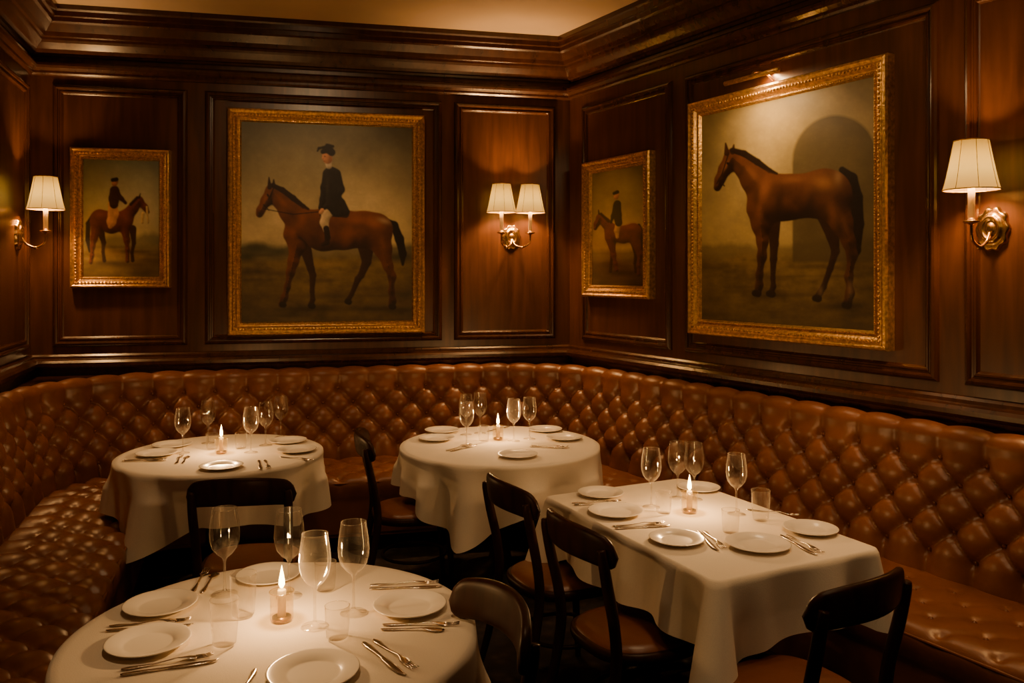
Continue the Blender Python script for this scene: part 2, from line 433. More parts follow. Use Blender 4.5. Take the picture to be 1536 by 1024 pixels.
def landscape(c,sky_top,sky_low,far,ground,gdark,y_h,y0,y1,seed):
    t=np.clip((c.Y-y0)/(y_h-y0),0,1)[...,None]
    n=(fbm(c.X,c.Y,60,seed)-.5)[...,None]; n2=(fbm(c.X,c.Y,9,seed+9)-.5)[...,None]
    c.C=(lin(sky_top)*(1-t)+lin(sky_low)*t)*(1+.8*n+.18*n2)
    e=y_h+(fbm(c.X,c.X*0,26,seed+3)-.5)*16
    c.blend(np.clip((c.Y-e)/9,0,1)*.8,far)
    g=np.clip((c.Y-y_h-14-(fbm(c.X,c.Y,40,seed+5)-.5)*20)/16,0,1)
    t2=np.clip((c.Y-y_h)/(y1-y_h),0,1)[...,None]
    G=(lin(ground)*(1-t2*.3))*(1+1.1*(fbm(c.X,c.Y*2.5,30,seed+6)-.5)[...,None]+.5*n2)
    c.C=c.C*(1-g[...,None])+G*g[...,None]
    for i in range(16):
        r=np.random.default_rng(seed*50+i).random(4)
        c.blob(c.X.min()+r[0]*(c.X.max()-c.X.min()),y_h+20+r[1]*(y1-y_h-15),18+20*r[2],2+3*r[3],gdark,.45)

def painting(name,W,s0,s1,z0,z1,quad,draw,res=.0042,flip=False,fw=.09):
    P=empty(name,wp(W,(s0+s1)/2,(z0+z1)/2,0))
    o=np.array(wp(W,(s0+s1)/2,(z0+z1)/2,0))
    prof=[(0,.0),(0,.05),(.006,.062),(.016,.066),(.024,.060),(.030,.056),(.040,.060),(.050,.055),(.062,.040),(.070,.036),(.074,.042),(.080,.042),(.085,.032),(.09,.022)]
    prof=[(a*fw/.09,b) for a,b in prof]
    V,F=rectsweep(W,s0,s1,z0,z1,prof)
    mk('gilt_frame',[np.array(q)-o for q in V],F,M_gold,P,smooth=False)
    beads=[]
    i=fw*.47; st=.021
    s_a,s_b,za,zb=s0+i,s1-i,z0+i,z1-i
    for k in range(int((s_b-s_a)/st)+1):
        for z in(za,zb): beads.append(sphere(np.array(wp(W,s_a+k*st,z,.058))-o,.0085,n=3))
    for k in range(int((zb-za)/st)+1):
        for s_ in(s_a,s_b): beads.append(sphere(np.array(wp(W,s_,za+k*st,.058))-o,.0085,n=3))
    i=fw*.84; s_a,s_b,za,zb=s0+i,s1-i,z0+i,z1-i; st=.013
    for k in range(int((s_b-s_a)/st)+1):
        for z in(za,zb): beads.append(sphere(np.array(wp(W,s_a+k*st,z,.041))-o,.005,n=3))
    for k in range(int((zb-za)/st)+1):
        for s_ in(s_a,s_b): beads.append(sphere(np.array(wp(W,s_,za+k*st,.041))-o,.005,n=3))
    V,F=join(beads); mk('beading',V,F,M_gold2,P)
    a=s0+fw*.97; b=s1-fw*.97; zt=z1-fw*.97; zb_=z0+fw*.97
    c=Canvas(quad,b-a,zt-zb_,res); draw(c)
    sl,sr=(b,a) if flip else (a,b)
    ss=sl+(sr-sl)*c.u; zz=zt+(zb_-zt)*c.v
    p=W[0][None,None]+W[1][None,None]*ss[...,None]+W[2]*.024
    V=np.concatenate([p,zz[...,None]],-1).reshape(-1,3)-o
    i,j=np.meshgrid(np.arange(c.ny-1),np.arange(c.nx-1),indexing='ij'); q=(i*c.nx+j).ravel()
    F=np.stack([q,q+1,q+c.nx+1,q+c.nx],1)
    ob=mk('canvas',V.tolist(),F.tolist(),M_canvas,P)
    at=ob.data.color_attributes.new('paint','FLOAT_COLOR','POINT')
    col=np.concatenate([np.clip(c.C,0,1).reshape(-1,3),np.ones((c.nx*c.ny,1))],1).astype(np.float32)
    at.data.foreach_set('color',col.ravel())
    return P
m,nt,b=newmat('oil_paint_canvas')
at=N(nt,'ShaderNodeVertexColor'); at.layer_name='paint'; nt.links.new(at.outputs[0],b.inputs['Base Color'])
n=N(nt,'ShaderNodeTexNoise'); n.inputs['Scale'].default_value=130; n.inputs['Detail'].default_value=4
nt.links.new(coords(nt,True,(1,1,1)),n.inputs['Vector']); bump(nt,b,n.outputs['Fac'],.15,.003)
b.inputs['Roughness'].default_value=.5; M_canvas=m

BR=(98,54,30); BRD=(50,28,17); BLK=(22,17,14)
def draw_big_left(c):
    landscape(c,(122,122,102),(212,194,144),(74,72,50),(126,106,64),(60,52,32),362,185,482,3)
    for x,y,rx,ry in((385,372,26,9),(420,378,20,8),(372,385,18,8),(600,385,22,7)): c.blob(x,y,rx,ry,(52,56,38),.8)
    c.blob(455,462,50,5,(40,33,20),.7); c.blob(560,462,48,5,(40,33,20),.7)
    c.fig([[(458,372,9),(466,402,5.5),(469,412,5),(468,436,3.4),(469,448,3.6),(466,457,4.5)],[(548,368,13),(549,392,7),(541,412,4.8),(536,418,4.6),(527,440,3.2),(521,450,4)]],BRD,k=2,round_=5,seed=4)
    c.fig([[(576,330,4),(590,338,6),(598,358,6.5),(603,380,5.5),(603,396,2)]],BLK,round_=5,var=.4,tsc=5)
    M=c.fig([[(456,340,25),(485,345,30),(515,345,28),(545,344,26),(562,345,26)],
           [(452,335,23),(436,318,16),(420,300,11.5),(409,288,9)],
           [(409,288,9.5),(400,302,7.2),(392,316,5.2),(390,322,5)],
           [(440,352,15),(446,370,11)],
           [(563,350,24),(573,372,13),(581,398,6.5),(587,414,5),(586,436,3.5),(588,450,4),(586,458,5)],
           [(446,366,12),(440,392,7.2),(436,408,5.4),(431,430,3.6),(427,445,4),(423,455,5)]],BR,k=7,round_=22,amt=.95,seed=8,tsc=14,var=.35)
    c.fig([[(405,282,3.5),(404,268,1)],[(411,280,3),(411,271,1)]],BRD,k=1,round_=3)
    c.fig([[(409,279,3.2),(424,286,4),(440,298,4.2),(455,310,3),(462,314,2)]],(40,23,15),k=2,round_=4)
    for x,y,rx,ry,col,a,an in((560,334,13,8,(176,108,64),.6,.3),(535,330,14,6,(160,94,52),.5,0),(452,330,8,14,(166,96,54),.5,.3),(440,350,6,10,(148,84,46),.45,0),(512,374,40,7,(34,18,11),.8,0),(472,362,9,14,(46,24,14),.55,.2),(545,364,8,16,(46,24,14),.6,.3),(424,304,5,11,(160,94,54),.5,-.7),(398,300,3,8,(160,100,62),.5,.4),(390,321,4,4,(34,22,18),.85,0),(575,331,9,4,(206,178,146),.5,.3),(520,350,8,18,(140,80,46),.35,.2),(437,322,5,14,(48,25,14),.45,-.7),(573,365,5,14,(150,88,50),.4,-.2),(482,340,5,16,(46,24,14),.4,0)): c.blob(x,y,rx,ry,col,a,an,M)
    for x,y,rx,ry in((436,410,5,8),(424,452,7,10),(583,414,6,8),(588,455,7,10),(431,430,4,14),(586,436,4,14)): c.blob(x,y,rx,ry,(28,19,14),.7,0,M)
    c.fig([[(402,293,1.3),(403,295,1.3)]],(12,9,7),k=1,round_=2)
    for x,y in((424,455),(467,457),(521,451),(587,458)): c.fig([[(x-1,y,4),(x+2,y+1,4.2)]],(30,22,17),k=1,round_=4)
    c.fig([[(411,283,.9),(404,300,.9)],[(396,308,.8),(404,316,.8)],[(396,314,.7),(440,322,.7),(478,318,.7)]],(28,18,14),k=.5,round_=2)
    c.fig([[(484,322,5),(500,320,5),(518,322,5)]],(54,36,26),k=2,round_=5)
    c.fig([[(500,312,9),(490,320,7.5),(486,334,6),(489,345,4.5)]],(200,182,146),k=3,round_=7,seed=3,amt=.8)
    c.fig([[(489,343,4.6),(491,356,4),(490,364,3.4),(484,367,2.6)]],(34,22,18),k=2,round_=5)
    c.fig([[(496,262,11),(498,284,11.5),(500,304,12.5),(506,314,12)],[(490,262,6),(486,282,5.2),(484,300,4.5),(481,312,4)],[(504,262,7),(510,285,6),(500,300,4.5),(486,312,3.5)],[(510,306,8),(518,318,6)]],(30,27,27),k=4,round_=9,seed=5,amt=.9)
    c.blob(490,280,3,14,(70,62,54),.4)
    c.fig([[(493,250,4.5),(492,244,5)]],(210,196,170),k=2,round_=4)
    c.fig([[(491,240,7),(490,234,7)],[(484,239,1.6),(485,236,1.2)]],(198,142,108),k=2,round_=8)
    c.blob(495,240,3,6,(120,70,50),.5); c.blob(487,236,1.5,1,(40,25,20),.8); c.blob(486,243,1.5,.8,(120,50,40),.7)
    c.fig([[(484,229,3.6),(492,225,6.2),(497,230,5.6)],[(488,222,2.4),(478,224,1.6),(476,228,1.2)],[(490,219,2),(499,221,2)]],(20,18,20),k=2,round_=5)
    c.fig([[(483,316,3),(481,319,3)]],(200,150,115),k=1,round_=3)
    c.finish((1,.96,.86))
def draw_small_left(c):
    landscape(c,(138,148,134),(204,190,144),(116,112,78),(150,126,80),(84,66,40),352,241,418,11)
    c.blob(170,397,40,4,(60,46,28),.7)
    c.fig([[(152,345,7),(158,366,3.6),(157,380,2.4),(159,393,3)],[(203,345,6),(205,366,3),(202,380,2.4),(203,392,3)]],BRD,k=2,round_=4)
    c.fig([[(141,326,3),(134,338,4),(133,362,3.6),(136,380,1.5)]],BLK,k=1,round_=4)
    c.fig([[(152,331,15),(170,336,15.5),(190,333,13.5)],[(192,328,12),(204,314,7.5),(213,303,6)],[(213,302,5.5),(222,312,4),(226,319,3.4)],
           [(148,338,11),(143,360,5),(141,372,3.2),(140,386,2.4),(138,396,3)],[(190,340,9),(194,362,4.2),(195,376,2.6),(195,393,3.2)]],(96,46,26),k=5,round_=11,amt=.9,seed=2)
    c.fig([[(213,298,1.8),(215,292,.8)]],BRD,k=1,round_=2)
    c.blob(152,324,9,5,(160,90,52),.5); c.blob(192,328,6,7,(150,84,48),.45); c.blob(170,348,18,4,(44,22,13),.6)
    c.fig([[(200,308,2.4),(210,298,2.2)]],(48,26,16),k=1,round_=3)
    c.fig([[(225,312,1.5),(227,335,1.6)],[(219,322,2.5),(218,335,2)]],(200,176,132),k=2,round_=3)
    c.fig([[(172,308,7),(173,322,8),(170,335,7),(168,342,3)]],(196,150,106),k=3,round_=7)
    c.fig([[(175,288,7.5),(174,300,8),(174,308,7)],[(178,290,4),(186,300,3),(192,306,2.5)]],(56,28,22),k=3,round_=7)
    c.fig([[(175,277,4.6),(176,274,4.6)]],(188,130,98),k=1,round_=5)
    c.fig([[(172,272,3),(178,271,3.2)]],(22,18,18),k=1,round_=4)
    c.finish((1,.96,.86))
def draw_big_right(c):
    landscape(c,(172,152,106),(184,162,110),(124,106,68),(132,109,66),(78,62,38),368,130,500,21)
    X,Y=c.X,c.Y
    r=np.hypot((X-1264)/66,(Y-246)/70); m=np.clip((1-r)*14,0,1)
    m2=np.clip((X-1199)/3,0,1)*np.clip((Y-244)/3,0,1)*np.clip((404-Y)/5,0,1)*np.clip((1331-X)/2,0,1)
    mm=np.maximum(m,m2); n=fbm(X,Y,34,77)[...,None]
    c.C=c.C*(1-mm[...,None]*.85)+lin((92,80,54))*(.7+.6*n)*mm[...,None]*.85
    c.blob(1225,330,26,60,(66,54,34),.5)
    c.blob(1170,452,36,6,(48,36,22),.7); c.blob(1270,470,42,7,(44,33,20),.7)
    c.fig([[(1170,340,12),(1172,372,7),(1171,396,5.4),(1170,425,3.6),(1171,438,4),(1167,448,5)],
           [(1252,325,17),(1262,362,10),(1266,386,6),(1258,412,4.6),(1248,440,4.2),(1239,455,5.5)]],(48,28,18),k=3,round_=6,seed=6)
    c.fig([[(1276,262,5),(1290,276,9),(1297,305,10),(1299,345,10),(1297,385,7),(1292,405,3)]],(28,19,14),k=3,round_=8,var=.45,tsc=7)
    M=c.fig([[(1168,303,37),(1195,301,34),(1225,299,32),(1248,298,37),(1254,299,37)],
           [(1160,290,31),(1142,272,21),(1124,250,15),(1107,237,11.5)],
           [(1106,236,12),(1095,254,9),(1087,270,6.8),(1083,282,6)],
           [(1150,320,21),(1152,342,14),(1154,368,8),(1153,392,6),(1149,420,4.2),(1149,436,4.4),(1146,447,5.5)],
           [(1262,312,27),(1275,342,16),(1286,372,9),(1291,392,6.8),(1286,425,5),(1288,450,5.2),(1284,465,7)]],(82,47,28),k=9,round_=30,amt=1.1,seed=12,tsc=18,var=.34)
    c.fig([[(1098,229,4.5),(1096,214,1.2)],[(1107,228,4),(1109,217,1.2)]],(60,34,20),k=1,round_=4)
    c.fig([[(1106,225,4),(1125,231,5),(1146,245,5),(1165,259,3.5),(1176,264,2)]],(38,23,15),k=2,round_=5)
    for x,y,rx,ry,col,a,an in((1246,280,18,12,(178,122,76),.72,.2),(1225,290,8,16,(130,80,50),.45,.2),(1200,274,22,6,(154,100,62),.6,0),(1157,288,10,20,(158,100,62),.65,.3),(1138,262,6,15,(146,94,60),.55,-.7),(1200,330,44,8,(28,17,12),.85,-.1),(1226,316,9,24,(34,21,14),.72,.2),(1148,325,7,15,(134,82,50),.5,0),(1262,328,7,20,(140,88,54),.5,-.3),(1180,308,7,26,(38,23,15),.65,.15),(1270,272,7,12,(186,148,112),.45,0),(1094,252,3,11,(154,102,66),.6,.5),(1083,284,5,6,(32,21,17),.9,0),(1144,300,5,18,(42,26,18),.5,.1),(1272,352,5,16,(38,23,15),.55,-.3),(1116,250,5,12,(42,26,17),.5,-.8),(1167,330,6,10,(42,26,17),.5,0),(1280,345,4,16,(130,84,54),.4,-.3)): c.blob(x,y,rx,ry,col,a,an,M)
    for x,y,rx,ry in((1153,392,8,12),(1149,420,7,28),(1146,446,9,8),(1290,392,7,12),(1284,466,9,7)): c.blob(x,y,rx,ry,(28,19,15),.75,0,M)
    c.fig([[(1099,245,1.8),(1101,246,1.8)]],(14,9,7),k=1,round_=2)
    c.blob(1288,444,4,12,(168,136,106),.55); c.blob(1243,446,4,8,(150,122,94),.5)
    for x,y in((1145,448),(1167,449),(1238,457),(1283,468)): c.fig([[(x-3,y,5),(x+2,y+1,5.5)]],(34,25,18),k=1,round_=5)
    c.fig([[(1085,272,1),(1094,280,1)],[(1100,232,1),(1090,262,1),(1082,276,1)]],(34,20,14),k=.5,round_=2)
    c.finish((.96,.94,.86))
def draw_small_right(c):
    landscape(c,(166,156,118),(190,168,112),(112,96,62),(122,96,54),(70,52,30),372,244,434,31)
    c.blob(935,412,30,4,(48,36,22),.7)
    c.fig([[(925,362,5),(924,382,3),(922,398,2.2),(921,410,2.6)],[(958,362,6),(962,384,3.4),(960,398,2.4),(962,411,3)]],BRD,k=2,round_=4)
    c.fig([[(966,338,3),(971,350,4),(971,380,3.4),(969,396,1.5)]],BLK,k=1,round_=4)
    c.fig([[(925,350,13),(942,352,13),(957,348,14)],[(922,343,10),(913,332,7),(905,324,5.2)],[(904,324,5),(899,334,3.6),(897,341,3)],
           [(921,358,8),(926,384,3.4),(929,398,2.4),(931,408,3)],[(958,356,10),(968,384,4),(966,402,2.8),(966,416,3.2)]],(96,48,26),k=5,round_=10,amt=.9,seed=9)
    c.fig([[(903,318,1.6),(902,312,.8)]],BRD,k=1,round_=2)
    c.fig([[(906,318,2),(918,330,2.4)]],(46,26,16),k=1,round_=3)
    c.blob(954,340,8,5,(160,92,52),.5); c.blob(940,364,14,4,(46,24,14),.6)
    c.fig([[(934,334,5),(931,346,4),(932,356,2.5)]],(190,160,116),k=2,round_=5)
    c.fig([[(932,303,6),(932,320,6.5),(934,333,6)],[(929,306,3.4),(925,322,2.8),(922,332,2)]],(30,27,28),k=3,round_=6)
    c.fig([[(930,292,3.8),(931,289,3.8)]],(190,136,100),k=1,round_=4)
    c.fig([[(927,286,2.6),(932,284,3)]],(22,18,18),k=1,round_=3)
    c.finish((1,.96,.86))

painting('equestrian_portrait_painting',WB,1.086,2.42,1.28,2.82,[(363,185),(617,193),(617,479),(363,482)],draw_big_left,flip=True)
painting('equestrian_portrait_painting',WB,2.782,3.392,1.605,2.52,[(126,241),(244,243),(244,416),(126,418)],draw_small_left,flip=True,fw=.075)
painting('racehorse_painting',WR,1.343,2.688,1.34,2.72,[(1058,170),(1325,122),(1325,508),(1058,488)],draw_big_right)
painting('equestrian_portrait_painting',WR,.235,.98,1.535,2.49,[(892,254),(975,241),(975,435),(892,431)],draw_small_right,fw=.085)

# ------------------------------------------------------------------ sconces
def light(name,kind,loc,energy,color,parent=None,**kw):
    L=bpy.data.lights.new(name,kind); L.energy=energy; L.color=color
    for k,v_ in kw.items(): setattr(L,k,v_)
    ob=bpy.data.objects.new(name,L); COL.objects.link(ob); ob.location=loc
    if parent: ob.parent=parent
    return ob
WARM=(1,.53,.19)
def sconce(name,W,s,z,arms,scale=1.,shz=.22,power=9):
    """local frame: x along wall, y out of wall"""
    ang=math.atan2(W[2][1],W[2][0])-math.pi/2
    P=empty(name,wp(W,s,z,0),ang); P.scale=(scale,)*3
    prof=[(.0,.030),(.010,.032),(.018,.024),(.026,.020),(.030,.028),(.038,.030),(.044,.024),(.052,.014),(.060,.018),(.066,.012),(.070,0)]
    V,F=lathe(prof,48)
    def orn(x,y):
        r=math.hypot(x,y); th=math.atan2(y,x); w=max(0,(r-.03)/.04); return 1+.07*w*math.cos(10*th)
    V=[(x*orn(x,y),zz,y*1.35*orn(x,y)) for x,y,zz in V]
    mk('backplate',V,F,M_brass,P)
    for i,dx in enumerate(arms):
        x1=dx; y1=.155; zc=shz-.13
        V,F=tube([(0,.02,-.01,.008),(x1*.15,.05,-.055,.007),(x1*.55,.10,-.075,.0065),(x1*.95,.145,-.05,.006),(x1,y1,-.01,.006),(x1,y1,zc-.065,.007)],seg=10)
        a=[(V,F)]
        cup=lathe([(.0,0),(.008,.0),(.012,.006),(.03,.012),(.034,.018),(.03,.02),(.012,.018),(.014,.03),(.0,.03)],24)
        a.append(([(p[0]+x1,p[1]+y1,p[2]+.01) for p in cup[0]],cup[1]))
        a.append(sphere((x1*.55,.10,-.078),.011,n=6))
        V,F=join(a); mk('arm_%d'%(i+1),V,F,M_brass,P)
        V,F=lathe([(0,.0),(.0135,0),(.0135,shz-.06),(0,shz-.06)],20); mk('candle_tube_%d'%(i+1),[(p[0]+x1,p[1]+y1,p[2]+.03) for p in V],F,M_ivory,P)
        z0,z1,r0,r1=shz-.10,shz+.10,.108,.066
        V=[];F=[];sg=64;nz=10
        for q in range(nz+1):
            t=q/nz; r=r0+(r1-r0)*(t**.85)
            for k in range(sg):
                th=2*math.pi*k/sg; rr_=r*(1-.025*abs(math.sin(4*th))); V.append((x1+rr_*math.cos(th),y1+rr_*math.sin(th),z0+(z1-z0)*t))
        for q in range(nz):
            for k in range(sg): l=(k+1)%sg; F.append((q*sg+k,q*sg+l,(q+1)*sg+l,(q+1)*sg+k))
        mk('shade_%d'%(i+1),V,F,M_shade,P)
        rings=[]
        for zz,r in((z0,r0),(z1,r1)):
            rings.append(tube([(x1+r*(1-.025*abs(math.sin(4*th)))*math.cos(th),y1+r*(1-.025*abs(math.sin(4*th)))*math.sin(th),zz,.0026) for th in np.linspace(0,2*math.pi,49)],seg=6,n=1,closed=True))
        for k in range(8):
            th=math.pi*k/4; rings.append(tube([(x1+(r0+.0005+(r1-r0)*(t**.85))*math.cos(th),y1+(r0+.0005+(r1-r0)*(t**.85))*math.sin(th),z0+(z1-z0)*t,.0012) for t in np.linspace(0,1,6)],seg=5,n=1))
        V,F=join(rings); mk('shade_trim_%d'%(i+1),V,F,M_gold,P)
        V,F=sphere((x1,y1,shz+.0),.014,sz=1.5,n=8); mk('bulb_%d'%(i+1),V,F,M_lamp,P)
        light('bulb_light_%d'%(i+1),'POINT',(x1,y1,shz-.0),power,WARM,P,shadow_soft_size=.035)
sconce('double_wall_sconce',WB,.447,1.965,(-.105,.105),shz=.27,power=52)
sconce('wall_sconce',WL,.327,1.935,(0,),shz=.26,power=52)
sconce('wall_sconce',WR,3.146,1.886,(0,),shz=.255,power=52)
# picture light
ZP=2.742
P=empty('picture_light',wp(WR,1.96,ZP,0))
o=np.array(wp(WR,1.96,ZP,0))
def L_(s,z,oo): return tuple(np.array(wp(WR,1.96+s,ZP+z,oo))-o)
a=[tube([(*L_(-.19,0,.17),.013),(*L_(.19,0,.17),.013)],n=1),tube([(*L_(0,0,.0),.006),(*L_(0,.03,.06),.006),(*L_(0,.03,.14),.006),(*L_(0,0,.17),.006)])]
V,F=join(a); mk('brass_shade_bar',V,F,M_gold,P)
ar=light('picture_lamp','AREA',L_(0,-.017,.185),6.5,(1,.62,.28),P,shape='RECTANGLE',size=.36,size_y=.02)
d=np.array([*(-WR[2]*.16),-.55]); ar.rotation_euler=Vector(d).to_track_quat('-Z','X').to_euler()

# ------------------------------------------------------------------ tables
def round_table(cx,cy,R,base,tips,seed,folds=13):
    P=empty('round_dining_table',(cx,cy,0))
    rg=np.random.default_rng(seed); ph=rg.random(4)*6.28
    nt_=320; V=[];F=[]
    rings=[0.02,.1,.2,.3,.4,R-.05,R-.015]
    for r in rings:
        for k in range(nt_):
            th=2*math.pi*k/nt_; V.append((r*math.cos(th),r*math.sin(th),TAB))
    nd=30
    for q in range(nd+1):
        t=q/nd
        for k in range(nt_):
            th=2*math.pi*k/nt_; L=base+.012*math.sin(3*th+ph[0])
            tw=0; side=0
            for a,ex in tips:
                dl=(th-math.radians(a)+math.pi)%(2*math.pi)-math.pi; ad=abs(dl); w=max(0,1-ad/.62); w=w*w*(3-2*w)*.5+.5*w; L+=ex*w
                g=min(1,ex*7); tw=max(tw,math.exp(-(ad/.13)**2)*g); side=max(side,math.exp(-((ad-.26)/.09)**2)*g)
            d=L*t
            f=math.cos(folds*th+ph[1]+1.2*math.sin(2*th+ph[2]))*.6+.4*math.cos((folds-5)*th+ph[3])
            f=math.copysign(abs(f)**.8,f)
            s_=min(1,d/.14)
            rr_=R+.004+.012*min(1,d/.02)+d*(.05+.20*tw-.16*side)+ .050*f*s_*s_*(d/.3)**.5*(1-.6*tw)
            zz=TAB-max(0,d-.012)*.985
            if q<2: zz=TAB-.004*q
            V.append((rr_*math.cos(th),rr_*math.sin(th),zz))
    n=len(rings)+nd+1
    for q in range(n-1):
        for k in range(nt_): l=(k+1)%nt_; F.append((q*nt_+k,q*nt_+l,(q+1)*nt_+l,(q+1)*nt_+k))
    F.append(tuple(range(nt_)))
    mk('tablecloth',V,F,M_cloth,P)
    V,F=lathe([(0,.70),(R-.01,.70),(R-.005,.735),(0,.735)],64); mk('tabletop',V,F,M_chair,P)
    V,F=lathe([(0,.70),(.12,.70),(.05,.66),(.04,.5),(.045,.2),(.07,.1),(.26,.04),(.27,.0),(0,0)],32); mk('pedestal',V,F,M_black,P)
    return P
round_table(-.63,2.22,.52,.42,[(-100,.1),(-10,.08)],1)
round_table(-1.54,4.42,.51,.265,[(-116,.14),(-30,.05)],2,folds=12)
round_table(-.067,4.65,.54,.245,[(-108,.165),(-20,.06)],3,folds=12)
P1=np.array([.135,3.58]);P2=np.array([.616,2.593]);P3=np.array([1.28,2.86])
ctr=(P1+P3)/2; ax=(P2-P1)/np.linalg.norm(P2-P1); ang=math.atan2(ax[1],ax[0])
def rect_table(cx,cy,hx,hy,ang):
    P=empty('rectangular_dining_table',(cx,cy,0),ang)
    r=.035; per=[]
    for sx,sy,a0 in((1,1,0),(-1,1,90),(-1,-1,180),(1,-1,270)):
        cxx,cyy=sx*(hx-r),sy*(hy-r)
        for k in range(24):
            a=math.radians(a0+90*k/23); per.append((cxx+r*math.cos(a),cyy+r*math.sin(a),math.cos(a),math.sin(a)))
        nx,ny={0:(0,1),90:(-1,0),180:(0,-1),270:(1,0)}[a0]
        L=2*(hx-r) if nx==0 else 2*(hy-r); m_=50
        sxx,syy=per[-1][0],per[-1][1]; tx,ty=(-ny,nx)
        for k in range(1,m_): per.append((sxx+tx*L*k/m_,syy+ty*L*k/m_,nx,ny))
    n=len(per)
    P_=np.array(per)
    seg=np.linalg.norm(np.roll(P_[:,:2],-1,0)-P_[:,:2],axis=1); arc=np.r_[0,np.cumsum(seg)[:-1]]; tot=seg.sum()
    corners=[arc[i*73+11] for i in range(4)]; extra=[.055,.10,.10,.19]
    V=[];F=[]
    for f in(.02,.3,.6,.85,.96,.99):
        for p in per: V.append((p[0]*f,p[1]*f,TAB))
    nd=26
    for q in range(nd+1):
        t=q/nd
        for i,p in enumerate(per):
            dd=[min(abs(arc[i]-c),tot-abs(arc[i]-c)) for c in corners]; ci=int(np.argmin(dd)); dc=dd[ci]; ex=extra[ci]; g=min(1,ex/.12)
            w=math.exp(-(dc/.10)**2); wn=math.exp(-(dc/.03)**2)
            L=.235+ex*math.exp(-(dc/.085)**1.3)+.008*math.sin(arc[i]*9)
            d=L*t; s_=min(1,d/.15)
            out=.010*min(1,d/.02)+d*(.07+.32*wn*g)-.07*g*s_*d/.3*(math.exp(-((dc-.11)/.05)**2))+.020*s_*math.sin(arc[i]*21+1+math.sin(arc[i]*5))*(1-w)
            V.append((p[0]+p[2]*out,p[1]+p[3]*out,TAB-(.003*q if q<2 else .003+max(0,d-.01)*.98)))
    m_=6+nd+1
    for q in range(m_-1):
        for k in range(n): l=(k+1)%n; F.append((q*n+k,q*n+l,(q+1)*n+l,(q+1)*n+k))
    F.append(tuple(range(n)))
    mk('tablecloth',V,F,M_cloth,P)
    V,F=box(-hx+.01,hx-.01,-hy+.01,hy-.01,.705,.738); mk('tabletop',V,F,M_chair,P,smooth=False)
    a=[]
    for sx in(-.55,.55):
        a.append(tube([(sx*hx,0,.70,.03),(sx*hx,0,.06,.03)],n=1)); a.append(tube([(sx*hx,-.24,.02,.02),(sx*hx,0,.05,.025),(sx*hx,.24,.02,.02)],n=4))
    V,F=join(a); mk('pedestals',V,F,M_black,P)
rect_table(ctr[0],ctr[1],.55,.357,ang)

# ------------------------------------------------------------------ chair meshes
def make_chair_meshes():
    out=[]
    def add(name,parts,mat,smooth=True):
        V,F=join(parts); ob=mk(name,V,F,mat,smooth=smooth); me=ob.data; bpy.data.objects.remove(ob); out.append((name,me))
    for i,sx in enumerate((-1,1)):
        add('back_post_%d'%(i+1),[tube([(sx*.205,-.29,0,.013),(sx*.192,-.235,.2,.016),(sx*.182,-.195,.42,.019),(sx*.182,-.200,.55,.019),(sx*.188,-.232,.70,.019),(sx*.190,-.250,.79,.017),(sx*.188,-.255,.82,.014)],seg=12)],M_chair)
        add('front_leg_%d'%(i+1),[tube([(sx*.165,.165,.44,.019),(sx*.175,.178,.25,.016),(sx*.185,.195,0,.012)],seg=12)],M_chair)
    V=[];F=[];nu=40;nc=20
    for i in range(nu+1):
        t=-1+2*i/nu; x=.216*t; y=-.285+.075*t*t; zc=.808+.016*(1-t*t)-.014*t**4
        e=max(0,(abs(t)-.80)/.20); sc=math.sqrt(max(0.0004,1-e*e)); hh=(.058-.006*t*t)*sc; th=.0165*(.4+.6*sc)
        dy=.15*t/.216; nx_,ny_=-dy,1; l=math.hypot(nx_,ny_); nx_/=l; ny_/=l
        for k in range(nc):
            a=2*math.pi*k/nc; c_,s_=math.cos(a),math.sin(a)
            cc=math.copysign(abs(c_)**.6,c_); ss=math.copysign(abs(s_)**.7,s_)
            V.append((x+nx_*th*cc,y+ny_*th*cc-.10*(ss*hh),zc+hh*ss))
    for i in range(nu):
        for k in range(nc): l=(k+1)%nc; F.append((i*nc+k,i*nc+l,(i+1)*nc+l,(i+1)*nc+k))
    F+= [tuple(range(nc)),tuple(nu*nc+k for k in range(nc))]
    add('crest_rail',[(V,F)],M_chair)
    def sup(a,rx,ry,e=.72):
        c_,s_=math.cos(a),math.sin(a); y=math.copysign(abs(s_)**e,s_)
        return math.copysign(abs(c_)**e,c_)*rx*(1+.06*y),y*ry
    def supl(prof,n=64):
        V=[];F=[];m=len(prof)
        for i in range(n):
            a=2*math.pi*i/n
            for s_,z in prof: x,y=sup(a,.205*s_,.205*s_); V.append((x,y,z))
        for i in range(n):
            j=(i+1)%n
            for k in range(m-1): F.append((i*m+k,j*m+k,j*m+k+1,i*m+k+1))
        return V,F
    add('seat_frame',[supl([(.02,.415),(.93,.415),(1.0,.42),(1.03,.435),(1.02,.452),(.97,.458),(.9,.455)])],M_chair)
    add('seat_cushion',[supl([(.001,.487),(.3,.486),(.6,.482),(.8,.476),(.92,.466),(.95,.455)])],M_leather_dk)
    add('stretcher_ring',[tube([(.165*math.cos(a),.01+.165*math.sin(a),.22,.009) for a in np.linspace(0,2*math.pi,33)],seg=8,n=1,closed=True)],M_chair)
    return out
CH=make_chair_meshes()
def chair(x,y,face):
    P=empty('dining_chair',(x,y,0),math.atan2(face[1],face[0])-math.pi/2)
    for n_,me in CH: put(n_,me,P)
    return P
chair(-1.13,3.62,(-.12,1))
chair(-.53,4.42,(.93,.22))
chair(.20,3.46,(.9,.44))
chair(.43,2.93,(.9,.44))
chair(-.26,2.03,(-.85,-.44))
chair(.83,2.49,(-.55,.83))

